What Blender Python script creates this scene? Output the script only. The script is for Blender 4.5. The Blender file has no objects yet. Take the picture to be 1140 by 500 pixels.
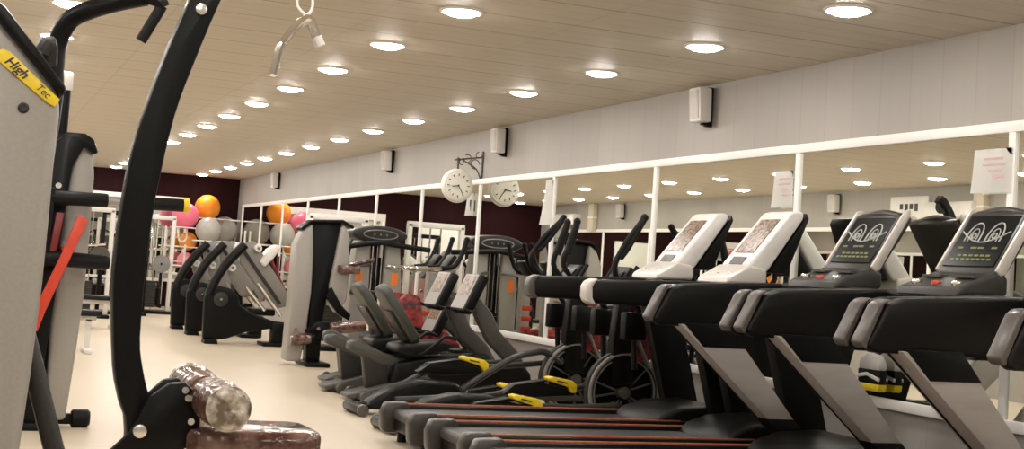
import bpy, bmesh, math, random
from mathutils import Vector, Matrix
random.seed(7)
C = bpy.context.scene.collection
PI = math.pi
W = 5.59            # mirrored wall
XL = -1.80          # opposite wall
YB = 29.3           # back wall
YF = -3.0           # wall behind the camera
CH = 2.89           # ceiling height
EYE = 1.25

# ------------------------------------------------------------------ materials
MATS = {}
def mat(name, col, rough=.5, metal=0., noise=0., nscale=20., bump=0., bscale=200., coat=0., emit=None, estr=0., col2=None, spec=.5, stretch=None):
    if name in MATS: return MATS[name]
    m = bpy.data.materials.new(name); m.use_nodes = True
    nt = m.node_tree; b = nt.nodes['Principled BSDF']
    b.inputs['Base Color'].default_value = (*col, 1); b.inputs['Roughness'].default_value = rough
    b.inputs['Metallic'].default_value = metal; b.inputs['Coat Weight'].default_value = coat
    b.inputs['Specular IOR Level'].default_value = spec
    if emit: b.inputs['Emission Color'].default_value = (*emit, 1); b.inputs['Emission Strength'].default_value = estr
    if noise > 0 or col2 or bump > 0:
        tc = nt.nodes.new('ShaderNodeTexCoord'); mp = nt.nodes.new('ShaderNodeMapping')
        nt.links.new(tc.outputs['Object'], mp.inputs['Vector'])
        if stretch: mp.inputs['Scale'].default_value = stretch
    if noise > 0 or col2:
        n = nt.nodes.new('ShaderNodeTexNoise'); n.inputs['Scale'].default_value = nscale; n.inputs['Detail'].default_value = 4
        nt.links.new(mp.outputs['Vector'], n.inputs['Vector'])
        r = nt.nodes.new('ShaderNodeValToRGB')
        c2 = col2 if col2 else tuple(min(1, c*(1+noise)) for c in col)
        c1 = col if col2 else tuple(c*(1-noise) for c in col)
        r.color_ramp.elements[0].position = .38; r.color_ramp.elements[1].position = .62
        r.color_ramp.elements[0].color = (*c1, 1); r.color_ramp.elements[1].color = (*c2, 1)
        nt.links.new(n.outputs['Fac'], r.inputs['Fac']); nt.links.new(r.outputs['Color'], b.inputs['Base Color'])
    if bump > 0:
        n2 = nt.nodes.new('ShaderNodeTexNoise'); n2.inputs['Scale'].default_value = bscale; n2.inputs['Detail'].default_value = 3
        nt.links.new(mp.outputs['Vector'], n2.inputs['Vector'])
        bp = nt.nodes.new('ShaderNodeBump'); bp.inputs['Strength'].default_value = bump; bp.inputs['Distance'].default_value = .01
        nt.links.new(n2.outputs['Fac'], bp.inputs['Height']); nt.links.new(bp.outputs['Normal'], b.inputs['Normal'])
    MATS[name] = m
    return m

black = mat('black_powder_coat', (.004,.004,.004), .36, spec=.16, noise=.2, nscale=120)
satin = mat('black_satin_plastic', (.0055,.005,.0045), .40, spec=.18, noise=.15, nscale=120)
rubber = mat('black_rubber', (.006,.006,.006), .5, spec=.18, bump=.2, bscale=120)
belt = mat('running_belt', (.045,.043,.04), .42, noise=.3, nscale=150)
silver = mat('brushed_silver_paint', (.40,.365,.33), .38, .25, noise=.04, nscale=4, stretch=(1,1,6))
shroudm = mat('grey_shroud', (.32,.30,.268), .40, .1, noise=.03, nscale=90)
greydk = mat('dark_grey_frame', (.030,.028,.025), .38, spec=.3, noise=.08, nscale=120)
greymid = mat('mid_grey_plastic', (.062,.057,.049), .42, noise=.05, nscale=120)
capdark = mat('dark_worn_cap', (.042,.037,.033), .30, spec=.4, noise=.12, nscale=90)
capgrey = mat('worn_grey_cap', (.075,.066,.058), .32, noise=.06, nscale=90)
capwhite = mat('pale_silver_cap', (.62,.58,.53), .35, .2)
whitepl = mat('white_plastic', (.72,.69,.65), .35, noise=.03, nscale=10)
chrome = mat('chrome', (.82,.80,.77), .12, 1.)
olive = mat('olive_grey_vinyl', (.038,.040,.031), .42, noise=.06, nscale=60, bump=.1, bscale=150)
redstripe = mat('copper_red_stripe', (.42,.12,.05), .4, noise=.15, nscale=30)
yellow = mat('yellow_plastic', (.85,.62,.015), .4, noise=.06, nscale=30)
red = mat('red_orange_paint', (.55,.045,.016), .4, noise=.06, nscale=20)
maroonp = mat('dark_red_paint', (.17,.015,.015), .4)
orange = mat('orange_sticker', (.95,.25,.03), .5)
redpat = mat('red_patterned_cover', (.03,.004,.005), .4, col2=(.36,.02,.014), nscale=19)
redpat2 = mat('grey_cover_with_red_motifs', (.33,.30,.27), .4, col2=(.62,.06,.03), nscale=22)
whitefr = mat('white_frame_paint', (.86,.83,.79), .4)
paper = mat('white_paper', (.9,.88,.84), .7)
print_ink = mat('pale_red_print', (.62,.40,.38), .8)
ink = mat('dark_print', (.05,.05,.06), .7)
wrapm = mat('film_wrapped_brown_vinyl', (.05,.011,.008), .14, col2=(.17,.10,.075), nscale=12, bump=1., bscale=26, coat=.5, stretch=(1,.55,1))
wrapend = mat('gathered_clear_film', (.13,.10,.065), .18, .25, col2=(.68,.63,.55), nscale=18, bump=.8, bscale=34, coat=.6)
steel = mat('steel_grey', (.35,.34,.33), .3, .9)
cream = mat('clock_face_cream', (.80,.77,.66), .5)
clockrim = mat('clock_rim', (.74,.70,.62), .35, .1)
gold = mat('aged_iron', (.10,.085,.07), .5, .4)
spk = mat('speaker_white', (.66,.63,.59), .5)
grille = mat('speaker_grille', (.52,.49,.46), .7, noise=.2, nscale=300)
boltm = mat('bright_bolt', (.72,.70,.66), .25, .9)
beige = mat('beige_duct', (.62,.55,.42), .6)
padblack = mat('black_vinyl_pad', (.009,.0085,.008), .4, spec=.2, bump=.15, bscale=120)
rope = mat('white_cord', (.82,.80,.76), .7)
sledm = mat('sled_cover_grey', (.215,.20,.178), .4, noise=.05, nscale=60)
rimm = mat('rim_grey', (.19,.175,.155), .35)
facem = mat('console_face_grey', (.33,.31,.28), .4, noise=.1, nscale=60)
windowm = mat('display_glass', (.006,.006,.006), .3, spec=.1)
loopm = mat('display_grey_graphic', (.42,.42,.39), .5)
led = mat('green_led', (.12,.13,.035), .5, emit=(.5,.55,.12), estr=.06)
ledblock = mat('lit_dot_display', (.022,.013,.009), .3, col2=(.36,.23,.15), nscale=46)
knob_red = mat('red_button', (.6,.08,.04), .4)

def node_mat(name, build):
    m = bpy.data.materials.new(name); m.use_nodes = True
    build(m.node_tree, m.node_tree.nodes['Principled BSDF']); return m
def grid_lines(nt, axis, pitch, width, vec):
    sep = nt.nodes.new('ShaderNodeSeparateXYZ'); nt.links.new(vec, sep.inputs[0])
    d = nt.nodes.new('ShaderNodeMath'); d.operation = 'DIVIDE'; d.inputs[1].default_value = pitch
    nt.links.new(sep.outputs[axis], d.inputs[0])
    f = nt.nodes.new('ShaderNodeMath'); f.operation = 'FRACT'; nt.links.new(d.outputs[0], f.inputs[0])
    l = nt.nodes.new('ShaderNodeMath'); l.operation = 'LESS_THAN'; l.inputs[1].default_value = width/pitch
    nt.links.new(f.outputs[0], l.inputs[0]); fl = nt.nodes.new('ShaderNodeMath'); fl.operation = 'FLOOR'
    nt.links.new(d.outputs[0], fl.inputs[0])
    return l.outputs[0], fl.outputs[0]
def mixc(nt, fac, a, b):
    mx = nt.nodes.new('ShaderNodeMix'); mx.data_type = 'RGBA'
    for s, v in ((mx.inputs[0], fac), (mx.inputs[6], a), (mx.inputs[7], b)):
        if isinstance(v, (int, float)): s.default_value = v
        elif isinstance(v, tuple): s.default_value = (*v, 1)
        else: nt.links.new(v, s)
    return mx.outputs[2]
def noise_of(nt, vec, scale, stretch=(1,1,1), detail=4):
    mp = nt.nodes.new('ShaderNodeMapping'); mp.inputs['Scale'].default_value = stretch; nt.links.new(vec, mp.inputs['Vector'])
    n = nt.nodes.new('ShaderNodeTexNoise'); n.inputs['Scale'].default_value = scale; n.inputs['Detail'].default_value = detail
    nt.links.new(mp.outputs['Vector'], n.inputs['Vector']); return n.outputs['Fac']
def b_ceiling(nt, b):
    tc = nt.nodes.new('ShaderNodeTexCoord').outputs['Object']
    s = noise_of(nt, tc, 3.0, (.35, 5, 1)); base = mixc(nt, s, (.56,.50,.41), (.64,.575,.475))
    l1, _ = grid_lines(nt, 1, .60, .022, tc); l2, _ = grid_lines(nt, 0, 1.2, .018, tc)
    l3, _ = grid_lines(nt, 1, .20, .010, tc)
    brk = noise_of(nt, tc, 1.3)
    mm = nt.nodes.new('ShaderNodeMath'); mm.operation = 'MULTIPLY'; nt.links.new(l1, mm.inputs[0]); nt.links.new(brk, mm.inputs[1])
    m2 = nt.nodes.new('ShaderNodeMath'); m2.operation = 'MULTIPLY'; nt.links.new(l2, m2.inputs[0]); m2.inputs[1].default_value = .15
    m3 = nt.nodes.new('ShaderNodeMath'); m3.operation = 'MULTIPLY'; nt.links.new(l3, m3.inputs[0]); m3.inputs[1].default_value = .4
    c = mixc(nt, m3.outputs[0], base, (.30,.24,.165)); c = mixc(nt, mm.outputs[0], c, (.18,.145,.105)); c = mixc(nt, m2.outputs[0], c, (.25,.21,.16))
    nt.links.new(c, b.inputs['Base Color']); b.inputs['Roughness'].default_value = .6
def b_floor(nt, b):
    tc = nt.nodes.new('ShaderNodeTexCoord').outputs['Object']
    s = noise_of(nt, tc, 2.6, (.5, 9, 1)); s2 = noise_of(nt, tc, .6, (1, 2.5, 1))
    base = mixc(nt, s, (.53,.445,.33), (.64,.55,.425)); base = mixc(nt, s2, base, (.60,.515,.39))
    l1, _ = grid_lines(nt, 1, .19, .006, tc)
    mm = nt.nodes.new('ShaderNodeMath'); mm.operation = 'MULTIPLY'; nt.links.new(l1, mm.inputs[0]); mm.inputs[1].default_value = .4
    c = mixc(nt, mm.outputs[0], base, (.36,.28,.18)); nt.links.new(c, b.inputs['Base Color'])
    b.inputs['Roughness'].default_value = .34
def b_panel(nt, b):
    tc = nt.nodes.new('ShaderNodeTexCoord').outputs['Object']
    l1, fl = grid_lines(nt, 1, .30, .008, tc); l2, fl2 = grid_lines(nt, 1, .10, .005, tc)
    wn = nt.nodes.new('ShaderNodeTexWhiteNoise'); wn.noise_dimensions = '1D'; nt.links.new(fl, wn.inputs['W'])
    s = noise_of(nt, tc, 6, (1, 3, .12)); 
    c0 = mixc(nt, wn.outputs['Value'], (.335,.312,.280), (.385,.358,.322)); c0 = mixc(nt, s, c0, (.36,.335,.30))
    mm = nt.nodes.new('ShaderNodeMath'); mm.operation = 'MULTIPLY'; nt.links.new(l1, mm.inputs[0]); mm.inputs[1].default_value = .35
    m2 = nt.nodes.new('ShaderNodeMath'); m2.operation = 'MULTIPLY'; nt.links.new(l2, m2.inputs[0]); m2.inputs[1].default_value = .14
    c = mixc(nt, m2.outputs[0], c0, (.3,.28,.26)); c = mixc(nt, mm.outputs[0], c, (.26,.24,.22))
    nt.links.new(c, b.inputs['Base Color']); b.inputs['Roughness'].default_value = .55
def b_maroon(nt, b):
    tc = nt.nodes.new('ShaderNodeTexCoord').outputs['Object']
    s = noise_of(nt, tc, 3, (4, 1, .3)); c = mixc(nt, s, (.008,.0015,.002), (.026,.003,.004))
    nt.links.new(c, b.inputs['Base Color']); b.inputs['Roughness'].default_value = .7; b.inputs['Specular IOR Level'].default_value = .12
def b_mirror(nt, b):
    b.inputs['Base Color'].default_value = (.80,.815,.76,1); b.inputs['Metallic'].default_value = 1; b.inputs['Roughness'].default_value = 0
M_ceil = node_mat('ceiling_tiles', b_ceiling); M_floor = node_mat('pale_wood_floor', b_floor)
M_panel = node_mat('grey_wall_panels', b_panel); M_maroon = node_mat('maroon_wall_paint', b_maroon)
M_mirror = node_mat('mirror_glass', b_mirror)
def emit_mat(name, col, s):
    m = bpy.data.materials.new(name); m.use_nodes = True; nt = m.node_tree; nt.nodes.clear()
    o = nt.nodes.new('ShaderNodeOutputMaterial'); e = nt.nodes.new('ShaderNodeEmission')
    e.inputs[0].default_value = (*col, 1); e.inputs[1].default_value = s; nt.links.new(e.outputs[0], o.inputs[0]); return m
M_lamp = emit_mat('lit_diffuser', (1., .955, .91), 112.)

# ------------------------------------------------------------------ mesh helpers
def crom(pts, n=6, closed=False):
    P = [Vector(p) for p in pts]; out = []
    L = len(P); rng = L if closed else L-1
    for i in range(rng):
        p0 = P[(i-1) % L] if closed or i > 0 else P[0]*2-P[1]
        p1 = P[i]; p2 = P[(i+1) % L]
        p3 = P[(i+2) % L] if closed or i+2 < L else P[-1]*2-P[-2]
        for k in range(n):
            t = k/n
            out.append(.5*((2*p1)+(-p0+p2)*t+(2*p0-5*p1+4*p2-p3)*t*t+(-p0+3*p1-3*p2+p3)*t**3))
    if not closed: out.append(P[-1])
    return out
class MB:
    def __init__(s): s.bm = bmesh.new()
    def faces(s, vs, fs):
        v = [s.bm.verts.new(p) for p in vs]
        for f in fs:
            try: s.bm.faces.new([v[i] for i in f])
            except ValueError: pass
        return v
    def box(s, x0, x1, y0, y1, z0, z1, M=None, bev=0.):
        t = bmesh.new(); bmesh.ops.create_cube(t, size=1)
        bmesh.ops.transform(t, matrix=Matrix.LocRotScale(((x0+x1)/2,(y0+y1)/2,(z0+z1)/2), None, (abs(x1-x0),abs(y1-y0),abs(z1-z0))), verts=t.verts)
        return s._merge(t, M, bev)
    def _merge(s, t, M=None, bev=0., seg=2):
        bmesh.ops.recalc_face_normals(t, faces=t.faces)
        if bev > 0:
            es = [e for e in t.edges if len(e.link_faces) == 2 and e.calc_face_angle(0) > .55]
            if es: bmesh.ops.bevel(t, geom=es, offset=bev, offset_type='OFFSET', segments=seg, profile=.5, affect='EDGES', clamp_overlap=True)
        if M is not None: bmesh.ops.transform(t, matrix=M, verts=t.verts)
        me = bpy.data.meshes.new('tmp'); t.to_mesh(me); t.free(); s.bm.from_mesh(me); bpy.data.meshes.remove(me); return s
    def prism(s, prof, a, b, axis='y', bev=0., M=None, seg=2):
        # profile points: (x,z) along y, (y,z) along x, (x,y) along z
        t = bmesh.new()
        def P(p, h): return (p[0], h, p[1]) if axis == 'y' else ((h, p[0], p[1]) if axis == 'x' else (p[0], p[1], h))
        A = [t.verts.new(P(p, a)) for p in prof]; B = [t.verts.new(P(p, b)) for p in prof]; n = len(prof)
        t.faces.new(A); t.faces.new(B[::-1])
        for i in range(n): t.faces.new([A[i], B[i], B[(i+1) % n], A[(i+1) % n]])
        return s._merge(t, M, bev, seg)
    def tube(s, pts, r, seg=10, smooth=0, closed=False, caps=True, radii=None, flat=None):
        if smooth: 
            if radii: 
                rr = []; 
                for i in range(len(radii)-1): rr += [radii[i]+(radii[i+1]-radii[i])*k/smooth for k in range(smooth)]
                radii = rr+[radii[-1]]
            pts = crom(pts, smooth, closed)
        pts = [Vector(p) for p in pts]; n = len(pts); rings = []; t = bmesh.new(); up = None
        for i, p in enumerate(pts):
            if closed: d = pts[(i+1) % n]-pts[(i-1) % n]
            else: d = pts[min(i+1, n-1)]-pts[max(i-1, 0)]
            d.normalize()
            if up is None:
                up = Vector((0,0,1)) if abs(d.z) < .9 else Vector((0,1,0))
            u = d.cross(up); u.normalize(); w = u.cross(d); w.normalize(); up = w
            R = radii[i] if radii else r; R2 = R*(flat if flat else 1)
            rings.append([t.verts.new(p+u*R2*math.cos(2*PI*k/seg)+w*R*math.sin(2*PI*k/seg)) for k in range(seg)])
        for i in range(n if closed else n-1):
            a, b = rings[i], rings[(i+1) % n]
            for k in range(seg): t.faces.new([a[k], a[(k+1) % seg], b[(k+1) % seg], b[k]])
        if caps and not closed: t.faces.new(rings[0][::-1]); t.faces.new(rings[-1])
        return s._merge(t)
    def cyl(s, p0, p1, r, r1=None, seg=20, bev=0.):
        p0, p1 = Vector(p0), Vector(p1); d = p1-p0; L = d.length; t = bmesh.new()
        bmesh.ops.create_cone(t, cap_ends=True, segments=seg, radius1=r, radius2=r if r1 is None else r1, depth=L)
        q = Vector((0,0,1)).rotation_difference(d.normalized())
        return s._merge(t, Matrix.LocRotScale((p0+p1)/2, q, (1,1,1)), bev)
    def lathe(s, prof, o, ax=(0,0,1), seg=24):
        # prof: (radius, height)
        q = Vector((0,0,1)).rotation_difference(Vector(ax).normalized()); o = Vector(o); t = bmesh.new(); rings = []
        for r, h in prof:
            if r < 1e-6: rings.append([t.verts.new(o+q @ Vector((0,0,h)))])
            else: rings.append([t.verts.new(o+q @ Vector((r*math.cos(2*PI*k/seg), r*math.sin(2*PI*k/seg), h))) for k in range(seg)])
        for a, b in zip(rings, rings[1:]):
            for k in range(seg):
                k2 = (k+1) % seg
                if len(a) == 1 and len(b) == 1: continue
                if len(a) == 1: t.faces.new([a[0], b[k2], b[k]])
                elif len(b) == 1: t.faces.new([a[k], a[k2], b[0]])
                else: t.faces.new([a[k], a[k2], b[k2], b[k]])
        return s._merge(t)
    def ball(s, c, r, sc=(1,1,1), seg=24):
        t = bmesh.new(); bmesh.ops.create_uvsphere(t, u_segments=seg, v_segments=seg//2, radius=r)
        return s._merge(t, Matrix.LocRotScale(c, None, sc))
    def ring(s, c, R, r, ax='y', seg=40, a0=0, a1=2*PI, tseg=8, flat=None, sx=1., sz=1.):
        full = abs(a1-a0-2*PI) < 1e-6; n = seg; pts = []
        for i in range(n if full else n+1):
            a = a0+(a1-a0)*i/n; u, v = R*sx*math.cos(a), R*sz*math.sin(a)
            pts.append((c[0]+u, c[1], c[2]+v) if ax == 'y' else ((c[0], c[1]+u, c[2]+v) if ax == 'x' else (c[0]+u, c[1]+v, c[2])))
        return s.tube(pts, r, tseg, closed=full, flat=flat)
    def build(s, name, m, parent=None, smooth=True, label=None):
        me = bpy.data.meshes.new(name); s.bm.to_mesh(me); s.bm.free()
        if smooth:
            me.polygons.foreach_set('use_smooth', [True]*len(me.polygons)); me.set_sharp_from_angle(angle=math.radians(35))
        me.materials.append(m)
        o = bpy.data.objects.new(name, me); C.objects.link(o)
        if parent is not None: o.parent = parent
        if label: o['label'] = label
        return o
def thing(name, label, cat, loc=(0,0,0), rz=0., group=None):
    o = bpy.data.objects.new(name, None); C.objects.link(o); o.empty_display_size = .1
    o.location = loc; o.rotation_euler = (0,0,rz); tag(o, label, cat, group); return o
def tag(o, label, cat, group=None):
    o['label'] = label; o['category'] = cat
    if group: o['group'] = group
    return o
def struct(o): o['kind'] = 'structure'; return o
def kids(o): return [c for c in C.objects if c.parent == o]
def dup(o, loc, label=None, group=None, rz=None):
    def cp(x, par):
        c = x.copy(); C.objects.link(c)
        if par is not None: c.parent = par
        for ch in kids(x): cp(ch, c)
        return c
    c = cp(o, None); c.location = loc
    if rz is not None: c.rotation_euler = (0,0,rz)
    if label: c['label'] = label
    if group: c['group'] = group
    return c
def text(s, name, size, m, parent, loc, rot, depth=.0008):
    cu = bpy.data.curves.new(name, 'FONT'); cu.body = s; cu.size = size; cu.extrude = depth; cu.align_x = 'CENTER'; cu.align_y = 'CENTER'; cu.shear = .25; cu.offset = .0011 if size > .04 else .0
    tmp = bpy.data.objects.new('tmp', cu); C.objects.link(tmp); bpy.context.view_layer.update()
    me = bpy.data.meshes.new_from_object(tmp.evaluated_get(bpy.context.evaluated_depsgraph_get())); me.name = name
    bpy.data.objects.remove(tmp); o = bpy.data.objects.new(name, me); C.objects.link(o)
    if not me.materials: me.materials.append(m)
    o.parent = parent; o.location = loc; o.rotation_euler = rot; return o
ORD = ['nearest','second','third','fourth','fifth','sixth','seventh','eighth','ninth','tenth','eleventh','twelfth','thirteenth','fourteenth','fifteenth','sixteenth','seventeenth','eighteenth','nineteenth','twentieth']

# ------------------------------------------------------------------ the room
struct(MB().box(XL-.1, W+.1, YF-.1, YB+.1, -.12, 0).build('floor', M_floor, smooth=False))
struct(MB().box(XL-.1, W+.1, YF-.1, YB+.1, CH, CH+.12).build('ceiling', M_ceil, smooth=False))
struct(MB().box(W, W+.12, YF-.1, YB+.1, 0, CH).build('wall_right', M_panel, smooth=False))
struct(MB().box(XL-.12, XL, YF-.1, YB+.1, 0, CH).build('wall_left', M_panel, smooth=False))
struct(MB().box(XL, W, YB, YB+.12, 0, CH).build('wall_back', M_maroon, smooth=False))
struct(MB().box(XL, W, YF-.12, YF, 0, CH).build('wall_front', M_panel, smooth=False))
Z0, Z1 = .60, 2.255
posts = [-.34, 1.76, 3.86, 5.96, 8.07, 10.2, 12.34, 14.44, 16.55, 18.63, 20.72, 22.8, 24.76, 26.72, 28.66]
def mirror_wall(xw, sgn, side, ps, lab):
    # sgn: direction from the wall into the room
    xa, xb = xw+sgn*.004, xw+sgn*.014
    for i, (a, b) in enumerate(zip(ps, ps[1:])):
        o = MB().box(xa, xb, a, b, Z0, Z1).build('wall_mirror', M_mirror, smooth=False)
        tag(o, lab(i, len(ps)-1), 'mirror', 'framed mirrors along the %s wall' % side)
    m = MB(); m.box(xw+sgn*.002, xw+sgn*.035, ps[0]-.045, ps[-1]+.03, Z1-.005, Z1+.06, bev=.006)
    struct(m.build('trim_1' if side == 'right' else 'trim_4', whitefr))
    m = MB(); m.box(xw+sgn*.002, xw+sgn*.04, ps[0]-.045, ps[-1]+.03, Z0-.06, Z0+.005, bev=.006)
    struct(m.build('trim_2' if side == 'right' else 'trim_5', whitefr))
    m = MB()
    for p in ps: m.box(xw+sgn*.002, xw+sgn*.03, p-.028, p+.028, Z0-.02, Z1+.02, bev=.005)
    struct(m.build('trim_3' if side == 'right' else 'trim_6', whitefr))
vis = ['white framed mirror panel behind the black console treadmills, cut by the right edge', 'white framed mirror panel behind the white console treadmills', 'white framed mirror panel behind the ellipticals, left of the first white console',
 'white framed mirror panel between the hanging paper strip and the clock reflection', 'white framed mirror panel right under the round wall clock', 'white framed mirror panel just left of the round wall clock',
 'white framed mirror panel above the machine with the long black bar', 'white framed mirror panel above the tall grey weight tower, right of it', 'white framed mirror panel directly above the tall grey weight tower',
 'white framed mirror panel reflecting the pink ball', 'white framed mirror panel reflecting the orange ball', 'white framed mirror panel at the far corner, reflecting only a grey ball']
def rl(i, n):
    if i < 3: return 'white framed mirror panel beside the camera, outside the right edge of the photo'
    return vis[i-3]
mirror_wall(W, -1, 'right', posts, rl)
lps = [11.2, 13.3, 15.4, 17.5, 19.6, 21.7, 23.8, 25.9, 28.0]
mirror_wall(XL, 1, 'left', lps, lambda i, n: 'framed mirror on the opposite wall, %s from the camera, only reflected' % ['first','second','third','fourth','fifth','sixth','seventh','eighth'][i])
# back wall mirror
tag(MB().box(2.2, 4.45, YB-.014, YB-.004, Z0, Z1-.02).build('wall_mirror', M_mirror, smooth=False), 'wide mirror on the maroon back wall behind the dumbbell rack', 'mirror')
m = MB(); m.box(2.15, 4.5, YB-.05, YB-.002, Z1-.03, Z1+.13, bev=.006); struct(m.build('trim_7', whitefr))
m = MB(); m.box(2.15, 2.21, YB-.045, YB-.002, Z0-.05, Z1, bev=.005); m.box(4.44, 4.5, YB-.045, YB-.002, Z0-.05, Z1, bev=.005); m.box(2.15, 4.5, YB-.045, YB-.002, Z0-.06, Z0, bev=.005)
struct(m.build('trim_8', whitefr))
# white board on the back wall (seen in the mirrors)
t = thing('whiteboard', 'blank white board on the maroon wall, seen in the mirror under the clock', 'board', (.75, YB, 1.3))
MB().box(-.5, .5, -.03, -.004, 0, .86, bev=.004).build('board_panel', paper, t)
m = MB()
for a in ((-.53,-.5,-.02,.88),(.5,.53,-.02,.88),(-.53,.53,-.03,0),(-.53,.53,.86,.89)): m.box(a[0],a[1],-.035,-.003,a[2],a[3])
m.build('frame', whitefr, t)

# ------------------------------------------------------------------ ceiling lights
L0 = thing('ceiling_light', 'x', 'ceiling light', (0,0,CH))
MB().lathe([(.118,-.0005),(.142,-.0005),(.142,-.008),(.128,-.016),(.118,-.012)], (0,0,0), seg=28).build('trim_ring', whitefr, L0)
MB().lathe([(0,-.040),(.045,-.038),(.085,-.030),(.110,-.016),(.119,-.006),(0,-.005)], (0,0,0), seg=24).build('diffuser', M_lamp, L0, label='glowing white diffuser')
first = True
rows = [('in the row by the mirrors', 4.61, 6.26, [-3.24+1.585*k for k in range(1, 21)]),
        ('in the middle row', 2.82, 7.89, [-3.24+1.585*k for k in range(1, 21)]),
        ('in the left row', .55, 9.4, [-3.24+1.585*k for k in range(1, 21)]),
        ('along the opposite wall', -.85, 99., [-3.24+1.585*k for k in range(1, 21)])]
for nm, X, yv, ys in rows:
    n = 0
    for y in ys:
        if y >= yv-.1:
            lab = 'round downlight %s, %s one counted from the camera' % (nm, ORD[n] if n else 'first'); n += 1; g = 'downlights in the row '+nm
        elif yv > 50: lab = 'round downlight above the opposite wall, seen only as a mirror reflection'; g = 'reflected downlights along the opposite wall'
        else: lab = 'round downlight above the top edge of the photo, '+nm; g = 'overhead downlights out of frame, row '+nm
        if first: L0.location = (X, y, CH); L0['label'] = lab; L0['group'] = g; first = False
        else: dup(L0, (X, y, CH), lab, g)

# ------------------------------------------------------------------ speakers, clock, papers, air conditioners
SP = thing('wall_speaker', 'x', 'speaker', (W, 9.36, 2.71))
SP.scale = (.9,.9,.9)
m = MB(); m.prism([(-.17,-.155),(-.195,.155),(-.06,.155),(-.05,-.155)], -.10, .10, 'y', bev=.018); m.build('cabinet', spk, SP)
m = MB(); m.prism([(-.178,-.125),(-.2,.128),(-.193,.128),(-.171,-.125)], -.078, .078, 'y', bev=.004); m.build('grille', grille, SP)
m = MB(); m.box(-.06,-.001,-.03,.03,-.19,.17, bev=.006); m.prism([(-.10,-.175),(-.10,-.16),(-.001,-.13),(-.001,-.19)], -.025, .025, 'y'); m.build('bracket', black, SP)
SP['label'] = 'white wall speaker with dark bracket nearest the camera, above the white console treadmills'; SP['group'] = 'wall speakers on the mirrored wall'
for y, l in ((13.76, 'white wall speaker on dark bracket just right of the round clock'), (18.0, 'white wall speaker left of the round clock, above the grey weight machine'), (25.3, 'small white wall speaker above the mirrors in the far corner')):
    dup(SP, (W, y, 2.71), l, 'wall speakers on the mirrored wall')
for y, l in ((17.6, 'wall speaker reflected in the mirror above the black treadmill console'), (25.0, 'wall speaker reflected in the mirror left of the white treadmill console')):
    dup(SP, (XL, y, 2.69), l, 'wall speakers on the opposite wall', PI)

ck = thing('wall_clock', 'round double-sided cream clock hanging from a scrolled iron bracket on the wall', 'clock', (W+.0, 14.45, 2.64))
m = MB(); cx, cz = -.31, -.43
m.ring((cx,0,cz), .178, .022, 'y', 48); m.cyl((cx,-.045,cz),(cx,.045,cz), .175, seg=48); m.build('case', clockrim, ck)
for s in (-1, 1):
    f = MB().cyl((cx,s*.045,cz),(cx,s*.052,cz), .150, seg=48).build('dial', cream, ck)
    h = MB()
    for k in range(12):
        a = k*PI/6; r0, r1 = .112, .138; c_, s_ = math.sin(a), math.cos(a)
        h.cyl((cx+r0*c_,s*.054,cz+r0*s_),(cx+r1*c_,s*.054,cz+r1*s_), .006, seg=6)
    h.build('hour_marks', gold, f)
    h = MB()
    for a, L, r in ((.55*PI, .075, .006), (1.18*PI, .11, .0045)):
        h.cyl((cx,s*.057,cz),(cx+L*math.sin(a)*s,s*.057,cz+L*math.cos(a)), r, seg=6)
    h.cyl((cx,s*.05,cz),(cx,s*.060,cz), .012, seg=10); h.build('hands', ink, f)
m = MB(); m.box(-.02,-.002,-.02,.02,-.42,.0, bev=.004); m.tube([(-.01,0,-.07),(-.36,0,-.13)], .009, 8)
for c0, r, a0, a1 in (((-.10,0,-.16), .055, 0, 1.6*PI), ((-.2,0,-.10), .045, PI, 2.7*PI), ((-.27,0,-.15), .03, 0, 1.7*PI), ((-.06,0,-.05), .035, .5*PI, 2*PI)):
    m.ring(c0, r, .006, 'y', 20, a0, a1, 6)
m.tube([(-.01,0,-.36),(-.08,0,-.22),(-.22,0,-.14)], .008, 6, 5); m.tube([(-.315,0,-.12),(-.31,0,-.25)], .012, 8); m.ball((-.315,0,-.12), .022, seg=12)
m.build('bracket', gold, ck)

def notice(loc, w, h, label, lines, rot=0., yflip=-1, curl=.02, pic=False):
    t = thing('paper_notice', label, 'notice', loc)
    m = MB(); n = 6; vs, fs = [], []
    for i in range(n+1):
        for j in range(n+1):
            u, v = i/n, j/n; bul = -.004-curl*(u**2)*((1-v)**1.5)
            vs.append((bul, (u-.5)*w, (v-.5)*h))
    for i in range(n):
        for j in range(n): a = i*(n+1)+j; fs.append((a, a+n+1, a+n+2, a+1))
    m.faces(vs, fs); t2 = bmesh.ops.solidify(m.bm, geom=list(m.bm.faces), thickness=.0012)
    m.build('sheet', paper, t)
    m = MB()
    for k in range(lines):
        z = h*(.28-.14*k); ww = w*(.34 if k % 2 else .28); m.box(-.0065,-.0045,-ww,ww*.8,z-.006,z+.006)
    if lines: m.build('print_lines', print_ink, t)
    if pic: MB().box(-.0065,-.0045,-.03,.02,-.08,.05).build('printed_picture', ink, t)
    return t
notice((W-.035, 6.10, 2.03), .30, .26, 'white paper notice hanging at the top right over the mirror corner', 4)
notice((W-.035, 8.22, 1.99), .24, .27, 'white paper notice taped beside the mirror post above the second white console', 4)
notice((W-.035, 12.42, 1.99), .17, .46, 'long white paper strip hanging over the mirror post right of the clock', 0, curl=.05)
notice((W-.035, 14.68, 2.02), .24, .27, 'small paper with a dark picture taped under the round clock', 0, pic=True)

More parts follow.
